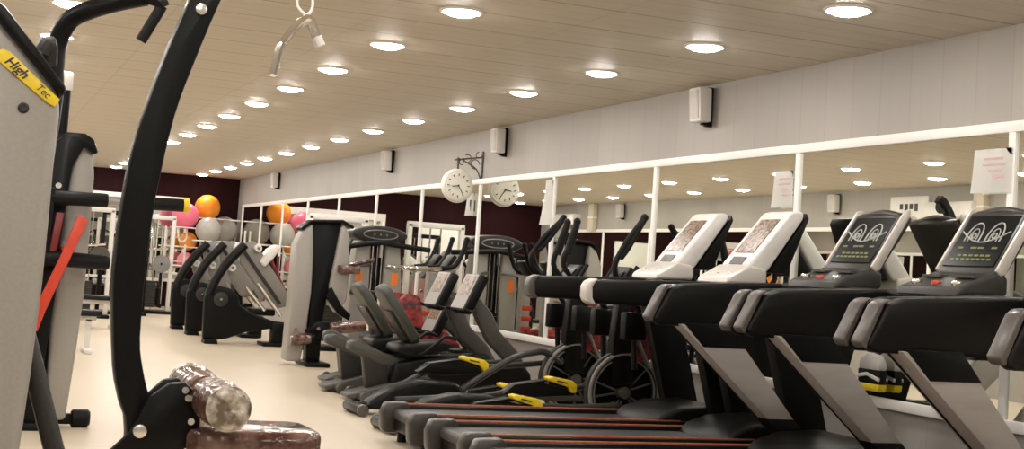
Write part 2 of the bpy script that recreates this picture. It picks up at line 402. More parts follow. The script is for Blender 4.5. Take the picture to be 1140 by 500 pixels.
def aircon(loc, label, w):
    t = thing('air_conditioner', label, 'air conditioner', loc)
    m = MB(); m.prism([(0,0),(.17,.0),(.21,.06),(.21,.22),(.18,.27),(0,.27)], -w/2, w/2, 'y', bev=.012); m.build('housing', whitepl, t)
    m = MB(); m.box(.12,.19,-w/2+.05,w/2-.05,-.004,.006); m.build('air_outlet', greydk, t)
    return t
aircon((XL, 14.85, 2.38), 'white wall air conditioner reflected above the right treadmill consoles', .95)
t = thing('wall_sign', 'white sign with dark marks reflected above the right treadmill consoles', 'sign', (XL, 15.85, 2.42))
MB().box(.003,.05,-.42,.42,0,.34,bev=.004).build('sign_panel', whitepl, t)
m = MB()
for k in range(4): m.box(.05,.055,-.20+.11*k,-.13+.11*k,.12+.03*(k%2),.23)
m.build('dark_marks', ink, t)
aircon((XL, 27.6, 2.40), 'white wall air conditioner reflected above the elliptical handles', 1.0)
t = thing('wall_duct', 'beige vertical duct on the opposite wall, reflected right of the white sign', 'duct', (XL, 14.35, 2.28)); MB().box(.002,.11,-.1,.1,0,CH-2.29,bev=.006).build('duct_cover', beige, t); MB().box(.002,.12,-.11,.11,.28,.31).build('joint_band', whitefr, t)
t = thing('wall_duct', 'beige duct at the far corner of the opposite wall, reflected by elliptical handles', 'duct', (XL, 26.4, 2.28)); MB().box(.002,.11,-.12,.12,0,CH-2.29,bev=.006).build('duct_cover', beige, t); MB().box(.002,.12,-.13,.13,.28,.31).build('joint_band', whitefr, t)

# ------------------------------------------------------------------ treadmills
def deck(t, wdt=.34):
    # rear at x=0, head towards +x
    m = MB(); m.box(.05,2.05,-wdt+.05,wdt-.05,.205,.232); m.cyl((.06,-wdt+.06,.19),(.06,wdt-.06,.19), .042, seg=16); m.build('running_belt', belt, t)
    m = MB(); m.prism([(.03,.08),(2.3,.06),(2.3,.20),(.03,.20)], -wdt+.055, wdt-.055, 'y', bev=.01); m.build('deck_frame', satin, t)
    for s in (-1, 1):
        y0, y1 = s*(wdt-.06), s*(wdt+.012)
        r = MB().prism([(.05,.10),(2.25,.10),(2.25,.262),(.05,.256)], min(y0,y1), max(y0,y1), 'y', bev=.012).build('side_rail', satin, t)
        MB().box(.06,2.0,s*(wdt-.022)-.012,s*(wdt-.022)+.012,.2585,.2675).build('edge_stripe', redstripe, r, label='copper red stripe')
        c = MB(); c.prism([(-.05,.08),(-.06,.2),(-.03,.272),(.12,.282),(.15,.26),(.15,.07),(-.02,.06)], min(s*(wdt-.085),s*(wdt+.022)), max(s*(wdt-.085),s*(wdt+.022)), 'y', bev=.02); c.build('rear_end_cap', capdark, r)
    for s in (-1, 1):
        for x in (.1, 2.2): MB().cyl((x,s*(wdt-.08),0),(x,s*(wdt-.08),.1), .035, seg=14, bev=.005).build('foot', rubber, t)
    m = MB(); m.prism([(1.78,.235),(1.86,.30),(2.02,.355),(2.32,.375),(2.48,.34),(2.55,.22),(2.55,.08),(1.78,.08)], -wdt+.02, wdt-.02, 'y', bev=.03, seg=3); m.build('motor_hood', satin, t)

def console_prof(m, y, prof): pass
def slab(m, P0, P1, th, y0, y1, bev=.0):
    # slab in the xz plane from P0 to P1, thickness th away from the user (+x side)
    d = Vector((P1[0]-P0[0], P1[1]-P0[1])); n = Vector((d.y, -d.x)); n.normalize(); n *= th
    m.prism([P0, P1, (P1[0]+n.x, P1[1]+n.y), (P0[0]+n.x, P0[1]+n.y)], y0, y1, 'y', bev=bev)

def dark_treadmill(label, loc):
    t = thing('treadmill', label, 'treadmill', loc, group='treadmills facing the mirror')
    deck(t, .41)
    for s in (-1, 1):
        y0, y1 = (.405, .495) if s > 0 else (-.495, -.405)
        h = MB(); h.prism([(1.10,1.02),(1.16,.985),(1.75,.985),(1.98,1.03),(2.26,1.20),(2.28,1.30),(1.95,1.292),(1.32,1.252),(1.22,1.225)], y0, y1, 'y', bev=.022, seg=3)
        h = h.build('handrail', satin, t)
        c = MB(); c.prism([(1.066,1.035),(1.085,1.008),(1.105,1.0),(1.108,1.03),(1.196,1.218),(1.235,1.244),(1.19,1.238),(1.158,1.215)], y0+.002, y1-.002, 'y', bev=.012, seg=3); c.build('rail_end_cap', capgrey, h, label='worn grey end cap')
        # leaning leg: silver body, black cover on its outer side and at both ends
        zt, zb = 1.0, .26; sx = 0. if s > 0 else .10
        XL_ = lambda z, d=0.: 1.28+d+sx+(zt-z)*1.17
        XR_ = lambda z, d=0.: 1.64+d+sx+(zt-z)*.89
        quad = lambda z1, z0, d: [(XL_(z1,-d),z1),(XR_(z1,d),z1),(XR_(z0,d),z0),(XL_(z0,-d),z0)]
        w_ = .12; ly0, ly1 = (.375, .375+w_) if s > 0 else (-.375-w_, -.375)
        l = MB(); l.prism(quad(zt,zb,0), ly0, ly1, 'y', bev=.006); l = l.build('leg', silver, t)
        yo = (ly1, ly1+.015) if s > 0 else (ly0-.015, ly0)
        o = MB(); o.prism(quad(zt,zb,.006), yo[0], yo[1], 'y', bev=.005); o.build('outer_cover', black, l, label='black outer cover')
        o = MB(); q = quad(zt+.01,.865,.006); q[0] = (q[0][0]+.04,q[0][1]); q[3] = (q[3][0]+.02,q[3][1]); o.prism(q, ly0-.005, ly1+.005, 'y', bev=.004); o.build('top_cover', black, l, label='black top cover')
        o = MB(); o.prism(quad(.43,zb,.006), ly0-.005, ly1+.005, 'y', bev=.004); o.build('foot_cover', black, l, label='black foot cover')
    m = MB(); m.box(2.02,2.16,-.41,.41,1.235,1.30,bev=.02); m.build('cross_bar', satin, t)
    # console: head leaning away from the runner, tray with cup holders at its foot
    k = MB(); k.prism([(2.20,1.36),(2.23,1.36),(2.30,1.40),(2.52,1.72),(2.525,1.755),(2.49,1.77),(2.44,1.765),(2.22,1.42)], -.222, .222, 'y', bev=.018, seg=3)
    k.tube([(2.465,-.185,1.75),(2.48,0,1.775),(2.465,.185,1.75)], .026, 10, 6)
    k = k.build('console', capdark, t)
    for s in (-1, 1):
        e = MB(); e.prism([(2.215,1.43),(2.45,1.79),(2.49,1.80),(2.50,1.77),(2.28,1.41),(2.245,1.40)], s*.233-.011, s*.233+.011, 'y', bev=.01); e.build('side_trim', capwhite, k, label='pale silver side trim')
    d = MB(); slab(d, (2.232,1.455), (2.432,1.752), .01, -.195, .195); d = d.build('display', windowm, k)
    # graphics on the display, in its own plane
    dx, dz = .200, .297; L = math.hypot(dx, dz); ux, uz = dx/L, dz/L; nx, nz = -uz, ux
    def dp(u, v, off=.003): return (2.232+ux*v+nx*off, u, 1.455+uz*v+nz*off)
    g = MB()
    for cu in (-.08, .08):
        for R, H, r in ((.056, .095, .0045), (.030, .055, .0035)):
            g.tube([dp(cu-R, .165)]+[dp(cu+R*math.cos(a), .20+H*math.sin(a)) for a in [PI-PI*i/18 for i in range(19)]]+[dp(cu+R, .165)], r, 6)
        g.tube([dp(cu+.014*math.cos(2*PI*i/14), .205+.018*math.sin(2*PI*i/14)) for i in range(14)], .005, 6, closed=True)
    g.tube([dp(-.185+.37*i/20, .235-.075*math.sin(PI*i/20)) for i in range(21)], .0045, 6)
    g.build('track_graphic', loopm, d)
    for v, us in ((.115, [(-.15,-.11),(-.05,-.005),(.005,.05),(.11,.15)]), (.062, [(-.13+.044*q, -.10+.044*q) for q in range(6)]), (.035, [(-.15+.04*q, -.123+.04*q) for q in range(8)])):
        g = MB()
        for a, b in us:
            p = [dp(a, v, .001), dp(b, v, .001), dp(b, v+.013, .001), dp(a, v+.013, .001)]; q = [dp(a, v, .0035), dp(b, v, .0035), dp(b, v+.013, .0035), dp(a, v+.013, .0035)]
            g.faces(p+q, [(0,1,2,3),(4,7,6,5),(0,4,5,1),(1,5,6,2),(2,6,7,3),(3,7,4,0)])
        g.build('led_readout', led, d, label='dim green lit readout')
    tr = MB(); tr.prism([(1.95,1.275),(2.30,1.30),(2.30,1.40),(2.21,1.415),(1.97,1.325)], -.245, .245, 'y', bev=.02, seg=3); tr = tr.build('tray', greydk, t)
    for y in (-.16, .16): MB().cyl((2.03,y,1.33),(2.03,y,1.365), .030, seg=14, bev=.006).build('cup_holder', chrome, tr)
    MB().cyl((2.03,0,1.33),(2.025,0,1.36), .024, seg=14, bev=.004).build('stop_button', knob_red, tr, label='red stop button')
    for y in (-.13,.13): MB().box(2.10,2.18,y-.07,y+.07,1.384,1.396).build('key_pad', greymid, tr)
    return t

def white_treadmill(label, loc, cap):
    t = thing('treadmill', label, 'treadmill', loc, group='treadmills facing the mirror')
    deck(t)
    for s in (-1, 1):
        y0, y1 = (.33, .42) if s > 0 else (-.435, -.345)
        dx = 0. if s > 0 else .2
        h = MB(); h.prism([(1.10+dx,1.075),(1.85,1.075),(2.12,1.14),(2.2,1.27),(1.9,1.272),(1.12+dx,1.238),(1.07+dx,1.2),(1.06+dx,1.11)], y0, y1, 'y', bev=.025, seg=3); h = h.build('handrail', satin, t)
        c = MB(); c.prism([(x+dx,z) for x, z in ((1.03,1.12),(1.045,1.085),(1.08,1.068),(1.115,1.068),(1.085,1.11),(1.08,1.19),(1.12,1.245),(1.09,1.243),(1.05,1.225),(1.03,1.19))], y0-.006, y1+.006, 'y', bev=.012, seg=3); c.build('rail_end_cap', cap, h)
        l = MB(); l.prism([(1.99,1.13),(2.28,1.15),(2.55,.22),(2.26,.22)], min(s*.30,s*.40), max(s*.30,s*.40), 'y', bev=.012); l.build('leg', satin, t)
    m = MB(); m.box(1.98,2.1,-.32,.32,1.20,1.265,bev=.02); m.build('cross_bar', satin, t)
    k = MB(); k.prism([(1.98,1.40),(2.05,1.36),(2.14,1.37),(2.40,1.74),(2.41,1.785),(2.37,1.80),(2.30,1.785),(2.03,1.46)], -.175, .175, 'y', bev=.02, seg=3); k = k.build('console', whitepl, t)
    d = MB(); slab(d, (2.052,1.495), (2.252,1.735), .014, -.115, .115); d.build('display', ledblock, k, label='lit brown dotted display')
    d = MB(); slab(d, (1.984,1.412), (2.022,1.462), .012, -.08, .08); d.build('button_strip', greymid, k)
    b = MB(); b.prism([(2.16,1.37),(2.42,1.74),(2.44,1.79),(2.46,1.75),(2.30,1.36)], -.16, .16, 'y', bev=.01); b.build('back_shell', satin, k, label='black back shell')
    tr = MB(); tr.prism([(1.80,1.27),(2.12,1.28),(2.12,1.385),(1.98,1.405),(1.82,1.315)], -.195, .195, 'y', bev=.02, seg=3); tr = tr.build('tray', capwhite, t)
    for y in (-.12, .12): MB().cyl((1.90,y,1.325),(1.90,y,1.352), .03, seg=14, bev=.005).build('cup_holder', chrome, tr)
    MB().cyl((1.885,.02,1.32),(1.88,.02,1.346), .022, seg=12, bev=.004).build('stop_button', knob_red, tr, label='red stop button')
    return t
white_treadmill('treadmill with white console and dark rail ends, farthest in the row beside the ellipticals', (2.90, 8.72, 0), capgrey)
white_treadmill('treadmill with white console and pale silver rail ends, next to the black console ones', (2.92, 7.79, 0), capwhite)
dark_treadmill('black console treadmill with bright leaning silver leg, directly beside the white console ones', (2.89, 6.83, 0))
dark_treadmill('black console treadmill whose console stands below the top right paper notice', (2.90, 5.80, 0))
dark_treadmill('treadmill nearest the camera, its long black handrails running off the right edge', (2.90, 4.76, 0))

t = thing('striped_bag', 'small white, black and yellow striped bag on the mirror ledge between treadmill legs', 'bag', (W-.075, 7.05, .645))
m = MB(); m.prism([(-.10,0),(.10,0),(.11,.05),(-.11,.05)], -.034, .034, 'x', bev=.012); m.build('yellow_bottom', yellow, t)
m = MB(); m.prism([(-.11,.045),(.11,.045),(.115,.14),(-.10,.14)], -.034, .034, 'x', bev=.012); bd = m.build('body', padblack, t)
m = MB(); m.prism([(-.105,.065),(.02,.095),(.112,.075),(.112,.10),(.02,.12),(-.105,.09)], -.038, .038, 'x', bev=.004); m.build('white_stripe', whitepl, bd)
m = MB(); m.prism([(-.10,.135),(.11,.135),(.10,.21),(.03,.245),(-.06,.23),(-.10,.18)], -.034, .034, 'x', bev=.014); m.build('white_flap', whitepl, t)

# ------------------------------------------------------------------ elliptical trainers
def elliptical(label, loc, ph, arms, pedals, sweep=1):
    # arms: per side (base x, z, top x, z); pedals: per side (x, z, crank angle)
    t = thing('elliptical_trainer', label, 'elliptical trainer', loc, group='ellipticals beside the treadmills')
    R = .335; hx, hz = 0, .345
    w = MB(); w.ring((hx,0,hz), R-.028, .028, 'y', 56, tseg=10, flat=1.3); w = w.build('flywheel', greydk, t)
    s_ = MB()
    for k in range(5):
        a = ph+k*2*PI/5
        for da in (-.20, .20):
            s_.tube([(hx+.07*math.cos(a+da*.8), -.015, hz+.07*math.sin(a+da*.8)), (hx+(R-.05)*math.cos(a+da*1.15), -.015, hz+(R-.05)*math.sin(a+da*1.15))], .0085, 8)
    s_.cyl((hx,-.05,hz),(hx,.05,hz), .05, seg=18, bev=.01); s_.build('spokes', capgrey, w)
    s_ = MB(); s_.ring((hx,-.030,hz), R-.062, .008, 'y', 48, tseg=6); s_.ring((hx,-.036,hz), R-.026, .017, 'y', 56, tseg=8); s_.build('rim_band', rimm, w)
    s_ = MB(); s_.cyl((hx,.045,hz),(hx,.07,hz), R-.01, seg=40, bev=.01); s_.build('wheel_back_cover', black, t)
    f = MB(); f.box(-1.98,.40,-.05,.05,.04,.10,bev=.02); f.box(.30,.40,-.27,.27,.0,.06,bev=.02); f.prism([(-.20,.09),(.30,.09),(.16,.36),(-.05,.36)], .07, .12, 'y', bev=.01); f.build('base_frame', satin, t)
    f = MB(); f.box(-2.03,-1.93,-.20,.20,.02,.09,bev=.02); f = f.build('rear_stabilizer', greydk, t)
    for q in (-1,1):
        e = MB(); e.cyl((-1.98,q*.19,.05),(-1.98,q*.235,.05), .05, seg=18, bev=.012); e.build('foot_roller', capgrey, f)
    c = MB(); c.prism([(-.12,.40),(.08,.40),(.02,.72),(.03,1.14),(-.10,1.14),(-.14,.74)], -.05, .06, 'y', bev=.02); c = c.build('mast', satin, t)
    g = MB(); g.prism([(.03,.66),(.10,.60),(.22,.62),(.20,.82),(.13,1.04),(.03,1.06)], -.07, .07, 'y', bev=.012); g.build('mast_cover', redpat, c, label='red patterned mast cover')
    v = MB(); v.tube([(.06,-.09,.78),(.14,-.09,.62),(.20,-.08,.56),(.22,-.08,.68)], .017, 8, 4); v.tube([(.22,-.08,.86),(.27,-.08,.60),(.34,-.07,.42)], .020, 8, 4); v.build('support_struts', steel, c)
    k = MB(); slab(k, (-.20,1.16), (-.06,1.36), .05, -.14, .14, .015); k = k.build('console', satin, t); d = MB(); slab(d, (-.192,1.195), (-.10,1.325), .004, -.10, .10); d.build('display', windowm, k)
    for s in (-1,1):
        h = MB(); h.tube([(-.04,0,1.10),(-.14,s*.14,1.13),(-.12,s*.19,1.22),(-.04,s*.20,1.36)], .018, 10, 5); h.build('fixed_handle', rubber, t)
    for s, (bx, bz, tx, tz), (px, pz, ca) in ((-1, arms[0], pedals[0]), (1, arms[1], pedals[1])):
        y = s*.27; dx = tx-bx
        a = MB(); a.tube([(-.05,y,.55),(-.07,y,.80),(-.09+.2*dx,y,1.02),(bx,y,bz),(bx+.22*dx,y,bz+.20),(tx,y,tz)], .024, 10, 5); a = a.build('moving_arm', satin, t)
        g = MB(); g.tube([(bx+.15*dx,y,bz+.13),(bx+.45*dx,y,bz+(tz-bz)*.5),(tx,y,tz)], .029, 10, 4); g.ball((tx,y,tz), .032, seg=14); g.build('hand_grip', rubber, a)
        g = MB(); g.box(-.18,.02,y-.05,y+.05,.78,1.0,bev=.02); g.build('pivot_cover', satin, a)
        cx_, cz_ = .15*math.cos(ca), hz+.15*math.sin(ca); yy = s*.16
        p = MB(); p.tube([(cx_,yy,cz_),((cx_+px)*.5,yy,(cz_+pz)*.5-.02),(px+.1,yy,pz-.02),(px-.35,yy,pz-.05),(-1.70,yy,.14)], .026, 10, 6); p.tube([(cx_,yy*.35,cz_),(cx_,yy,cz_)], .022, 8); p = p.build('pedal_arm', greydk, t)
        u = MB(); u.prism([(px-.12,pz+.035),(px-.13,pz+.062),(px-.09,pz+.07),(px+.08,pz+.045),(px+.125,pz+.01),(px+.12,pz-.05),(px+.075,pz-.055),(px+.045,pz-.008)], yy-.06, yy+.06, 'y', bev=.010); u = u.build('foot_plate', yellow, p, label='yellow foot plate')
        g = MB()
        for qx in (-.06,.0,.05): g.prism([(px+qx-.015,pz+.04),(px+qx+.012,pz+.035),(px+qx+.012,pz+.071-.15*(qx+.09)),(px+qx-.015,pz+.075-.15*(qx+.09))], yy-.04, yy+.04)
        g.prism([(px-.06,pz+.034),(px+.03,pz+.018),(px+.03,pz+.030),(px-.06,pz+.046)], yy-.0635, yy-.058); g.build('grip_ribs', ink, u)
        b = MB(); b.prism([(px-.14,pz+.045),(px-.42,pz-.0),(px-.52,pz-.08),(px-.30,pz-.10),(px+.10,pz-.075),(px+.02,pz-.02),(px-.17,pz+.02)], yy-.06, yy+.06, 'y', bev=.015); b.build('pedal_cradle', satin, p)
    g = MB()
    if sweep: g.tube([(-1.20,-.01,.12),(-1.02,-.01,.25),(-.82,-.01,.38),(-.60,-.01,.51),(-.42,-.01,.565),(-.30,-.01,.57),(-.14,-.01,.48)], .030, 10, 6, flat=1.2); g.build('sweeping_frame_tube', greydk, t); g = MB()
    g.prism([(-1.92,.05),(-1.88,.12),(-1.68,.245),(-1.45,.30),(-1.15,.29),(-.95,.16),(-.9,.05)], -.11, .11, 'y', bev=.035, seg=3); g.build('rear_cover', satin, t)
    return t
elliptical('elliptical trainer with big spoked wheel just behind the farthest treadmill', (5.03, 9.55, 0), .55,
           ((-.27,1.29,-.04,1.75), (-.45,1.30,-.37,1.70)), ((-.92,.25,3.8), (-.48,.37,.65)), 0)
elliptical('elliptical trainer with spoked wheel, second from the treadmills, before the recumbent bikes', (5.10, 10.6, 0), 1.2,
           ((-.38,1.30,-.29,1.71), (-.36,1.33,-.08,1.77)), ((-.66,.24,4.7), (-.90,.43,1.6)))

# ------------------------------------------------------------------ recumbent bikes
def recumbent(label, loc, low=0):
    t = thing('recumbent_bike', label, 'recumbent bike', loc, group='recumbent bikes')
    for x in (.02, 1.62):
        b = MB(); b.box(x-.05,x+.05,-.25,.25,.02,.08,bev=.025); b = b.build('stabilizer', greydk, t)
        for s in (-1,1):
            m = MB(); m.cyl((x,s*.27,.05),(x,s*.23,.05), .05, seg=16, bev=.01); m.build('foot_cap', greymid, b)
    m = MB(); m.prism([(-.10,.02),(-.12,.06),(.25,.16),(.62,.27),(.70,.20),(.72,.03)], -.13, .13, 'y', bev=.02, seg=3); m.build('base_shroud', greymid, t)
    m = MB(); m.prism([(-.12,.46),(-.11,.53),(-.03,.55),(.22,.44),(.74,.31),(.72,.24),(.20,.33)], -.06, .06, 'y', bev=.025, seg=3); m.build('seat_rail', greymid, t)
    m = MB(); m.prism([(.08,.10),(.30,.14),(.26,.36),(.02,.46)], -.05, .05, 'y', bev=.02); m.prism([(.6,.04),(1.64,.04),(1.64,.10),(.6,.12)], -.05, .05, 'y', bev=.02); m.build('rear_frame', greydk, t)
    m = MB(); m.prism([(.28,.16),(.32,.36),(.60,.42),(.95,.45),(1.25,.40),(1.55,.42),(1.68,.30),(1.70,.10),(1.5,.05),(.5,.05)], -.12, .12, 'y', bev=.04, seg=3); m.build('drive_housing', satin, t)
    m = MB(); m.prism([(.30,.46),(.32,.53),(.74,.575),(.84,.55),(.80,.49),(.40,.43)], -.19, .19, 'y', bev=.03, seg=3); m.build('seat', padblack, t)
    b = MB(); pr = []
    for i in range(9): a = PI*i/8; pr.append((.165*math.cos(a), (.27 if low else .52)+.08*math.sin(a)))
    pr += [(-.19,.18),(-.17,.02),(-.10,-.03),(.10,-.03),(.17,.02),(.19,.18)]
    M_ = Matrix.Translation((.50,0,.56)) @ Matrix.Rotation(math.radians(-35), 4, 'Y')
    b.prism(pr, -.05, .045, 'x', bev=.03, M=M_, seg=3); b = b.build('backrest', olive, t)
    m = MB(); m.box(-.075,-.048,-.11,.11,.04,.36,M=M_,bev=.01); m.build('back_plate', greydk, b)
    for s in (-1,1):
        h = MB(); h.tube([(.50,s*.17,.44),(.54,s*.24,.46),(.66,s*.26,.56),(.74,s*.26,.62),(.84,s*.26,.60)], .016, 8, 5); h.build('side_handle', rubber, t)
    m = MB(); m.prism([(1.52,.20),(1.42,.42),(1.24,.58),(1.10,.82 if not low else .66),(1.06,.95 if not low else .72),(1.14,.98 if not low else .74),(1.26,.86 if not low else .70),(1.36,.68),(1.56,.50),(1.70,.28),(1.68,.14)], -.055, .055, 'y', bev=.025, seg=3); m.build('mast', greymid, t)
    hz = -.30 if low else 0.; hx = .12 if low else .05
    k = MB(); slab(k, (.86+hx,.86+hz), (1.02+hx,1.22+hz), .10, -.20, .20, .03); k = k.build('console', satin, t)
    d = MB(); slab(d, (.867+hx,.885+hz), (1.009+hx,1.205+hz), .012, -.165, .165); d.build('face_panel', facem, k, label='pale printed face panel'); d = MB(); slab(d, (.918+hx,1.01+hz), (.998+hx,1.19+hz), .012, -.12, .12); d.build('display', ledblock, k)
    for s in (-1,1):
        h = MB(); h.tube([(1.08,s*.02,.90+hz*.7),(1.0,s*.20,.86+hz),(.90,s*.24,.88+hz)], .016, 8, 5); h.build('front_handle', rubber, t)
    for s in (-1,1):
        ca = .6 if s < 0 else .6+PI; ex, ez = 1.12+.16*math.cos(ca), .30+.16*math.sin(ca)
        p = MB(); p.tube([(1.12,s*.11,.30),(1.12,s*.15,.30),(ex,s*.16,ez)], .016, 8); p = p.build('crank', steel, t); MB().box(ex-.06,ex+.06,s*.22-.05,s*.22+.05,ez-.02,ez+.02,bev=.008).build('pedal', satin, p)
    return t
recumbent('olive recumbent exercise bike nearest the camera, left of the elliptical wheels', (3.42, 11.65, 0))
recumbent('olive recumbent exercise bike in the middle, its backrest just left of the nearest one', (3.40, 12.38, 0))
recumbent('olive recumbent exercise bike farthest of the three, its low backrest half hidden by the others', (3.58, 13.12, 0), 1)

# ------------------------------------------------------------------ upright bikes
def upright(label, loc):
    t = thing('upright_bike', label, 'upright bike', loc, group='upright bikes behind the recumbent bikes')
    m = MB(); m.box(-.05,.05,-.25,.25,.0,.07,bev=.02); m.box(1.0,1.1,-.25,.25,.0,.07,bev=.02); m.box(-.02,1.06,-.045,.045,.04,.11,bev=.02); m.build('base_frame', greydk, t)
    m = MB(); m.prism([(.26,.11),(.22,.50),(.27,.86),(.36,.95),(.50,.92),(.56,.62),(.80,.58),(1.0,.42),(.98,.12)], -.08, .08, 'y', bev=.03, seg=3); m.build('drive_housing', redpat, t, label='red patterned housing')
    m = MB(); m.cyl((.14,0,.10),(.06,0,.88), .03, seg=14); m.build('seat_post', chrome, t)
    m = MB(); m.prism([(-.14,.88),(-.12,.95),(.0,.95),(.17,.93),(.19,.90),(.06,.87)], -.11, .11, 'y', bev=.035, seg=3); m.build('saddle', padblack, t)
    c = MB(); c.prism([(.72,.40),(.86,.40),(.86,1.22),(.74,1.22)], -.06, .06, 'y', bev=.02); c = c.build('mast', facem, t)
    for z in (.60,.72,.84): g = MB(); g.box(.712,.84,-.066,.03,z-.03,z+.03, bev=.01); g.build('red_motif', red, c)
    for s in (-1,1):
        h = MB(); h.tube([(.80,s*.02,1.21),(.60,s*.10,1.205),(.38,s*.20,1.22),(.50,s*.235,1.225),(.68,s*.235,1.24)], .017, 10, 6); h = h.build('handlebar', chrome, t)
        g = MB(); g.tube([(.66,s*.235,1.238),(.80,s*.235,1.27),(.88,s*.235,1.40),(.93,s*.235,1.57)], .027, 10, 5); g.ball((.93,s*.235,1.57), .031, seg=12); g.build('grip', rubber, h)
    k = MB(); slab(k, (.74,1.24), (.84,1.40), .05, -.11, .11, .015); k.build('console', satin, t)
    return t
upright('upright exercise bike with raised black grips, nearest behind the recumbent bike consoles', (4.16, 13.72, 0))
upright('upright exercise bike with raised black grips, second behind the recumbent bike consoles', (4.20, 14.30, 0))

# ------------------------------------------------------------------ grey selectorised machines
def weight_tower(t, w=.62, h=1.66, dark_top=True, stickers=True):
    # faces -y and +y alike; shrouds curve inwards at the top
    for s in (-1,1):
        o = [(s*w/2,.03),(s*(w/2+.02),.5),(s*(w/2+.02),1.05),(s*(w/2-.03),h-.10),(s*(w/2-.10),h-.03),(s*.10,h-.03),(s*.085,1.0),(s*.10,.5),(s*.12,.03)]
        p = MB(); p.prism(o, -.13, .13, 'y', bev=.03, seg=3); p = p.build('side_shroud', shroudm, t)
        if stickers:
            for q in (-1,1):
                MB().box(min(s*.19,s*.27),max(s*.19,s*.27),q*.131-.003,q*.131+.003,.98,1.14).build('orange_sticker', orange, p, label='orange sticker')
    m = MB(); m.box(-.11,.11,-.06,.06,.0,h-.06,bev=.01); m.build('core_frame', black, t)
    m = MB()
    for k in range(12): m.box(-.08,.08,-.10,.10,.12+.05*k,.163+.05*k)
    m.build('weight_stack', satin, t)
    m = MB()
    for x in (-.06,.06):
        for y in (-.085,.085): m.cyl((x,y,.05),(x,y,h-.1), .010, seg=8)
    m.cyl((0,-.09,.75),(0,-.09,h-.1), .006, seg=6); m.build('guide_rods', chrome, t)
    m = MB(); m.box(-w/2-.02,w/2+.02,-.2,.2,.0,.05,bev=.015); m.build('base', black, t)
    if dark_top:
        m = MB(); pr = [(.36*math.cos(a), h+.0+.11*math.sin(a)) for a in [2*PI*i/28 for i in range(28)]]
        pr = [(x*(1. if abs(x) < 1 else 1), z) for x, z in pr]; m.prism(pr, -.17, .17, 'y', bev=.03, seg=3); c = m.build('top_cowl', greydk, t)
        m = MB(); m.tube([(.22*math.cos(2*PI*i/24), -.178, h+.0+.055*math.sin(2*PI*i/24)) for i in range(24)], .008, 6, closed=True)
        for x in (-.08,0,.08): m.ball((x,-.176,h), .014, seg=8)
        m.build('badge', steel, c)
t = thing('pulldown_machine', 'grey weight machine with dark oval top and long black bar, before the far mirrors', 'weight machine', (4.79, 15.9, 0))
weight_tower(t, .62, 1.60)
m = MB(); m.tube([(-.42,-.22,1.43),(-.1,-.22,1.49),(.1,-.22,1.49),(.64,-.22,1.45)], .034, 10, 5); m.tube([(-.42,-.22,1.43),(-.52,-.22,1.38)], .028, 10); m.build('pull_bar', rubber, t)
m = MB(); m.tube([(0,-.10,1.52),(0,-.22,1.48)], .016, 8); m.cyl((0,-.23,1.32),(0,-.23,1.47), .025, seg=10); m.build('bar_hanger', chrome, t)
m = MB(); m.box(-.2,.2,-.75,-.35,.44,.52,bev=.03); m.build('seat', padblack, t)
m = MB(); m.box(-.04,.04,-.60,-.10,.02,.08); m.box(-.035,.035,-.57,-.50,.05,.45,bev=.01); m.build('seat_frame', black, t)
for s in (-1,1):
    m = MB(); m.tube([(s*.10,-.12,1.22),(s*.32,-.40,1.20),(s*.36,-.55,1.18)], .02, 8, 4); m.build('press_arm', steel, t)

t = thing('weight_machine', 'tall grey weight tower with black centre column and film-wrapped rollers', 'weight machine', (3.93, 15.28, 0))
for s in (-1,1):
    o = [(s*.18,.05),(s*.36,.05),(s*.345,.9),(s*.34,1.40),(s*.25,1.60),(s*.15,1.66),(s*.12,1.3),(s*.11,.85),(s*.14,.4)] if s < 0 else [(.13,.75),(.24,.62),(.32,.8),(.33,1.2),(.29,1.55),(.25,1.66),(.19,1.66),(.14,1.25),(.10,.95)]
    m = MB(); m.prism(o, -.16, .12, 'y', bev=.03, seg=3); m.build('side_shroud', shroudm, t)
m = MB(); m.prism([(-.17,1.70),(.21,1.72),(.13,1.1),(.07,.6),(.06,.0),(-.10,.0),(-.10,.6),(-.10,1.1)], -.10, .10, 'y', bev=.015); m.build('centre_column', black, t)
m = MB(); m.prism([(-.30,1.60),(-.18,1.70),(.20,1.73),(.34,1.66),(.33,1.63),(.2,1.69),(-.17,1.665),(-.28,1.57)], -.18, .14, 'y', bev=.008); m.build('top_trim', black, t)
m = MB(); m.box(-.15,.14,-.30,.25,.0,.05,bev=.015); m.prism([(-.16,.36),(-.04,.52),(.12,.52),(.40,.30),(.42,.24),(.10,.34),(-.10,.30)], -.16, -.10, 'y', bev=.01); m.tube([(-.22,-.14,.62),(-.20,-.14,.44),(-.06,-.14,.40)], .02, 8, 4); m.build('lower_frame', black, t)
m = MB(); m.prism([(.06,.82),(.22,.62),(.36,.55),(.38,.62),(.26,.72),(.12,.94)], -.17,-.1,'y',bev=.01); m.build('lever', black, t)
for x0, x1, z, y in ((-.34,-.10,.30,-.24), (.12,.60,.45,-.22)):
    r = MB(); r.lathe([(0,0),(.05,0),(.066,.02),(.07,(x1-x0)/2),(.066,x1-x0-.02),(.05,x1-x0),(0,x1-x0)], (x0,y,z), (1,0,.12), 18); r = r.build('roller_pad', wrapm, t, label='roller pad in clear film')
    m = MB(); m.cyl((x1-.01,y,z+.028),(x1+.04,y,z+.034), .055, seg=16, bev=.01); m.build('roller_end', black, r)
m = MB(); m.box(.17,.44,-.24,-.16,1.10,1.20,bev=.02); m.tube([(.3,-.2,1.2),(.42,-.2,1.23),(.60,-.2,1.28)], .025, 8, 4); m.build('wrapped_grip', wrapm, t)
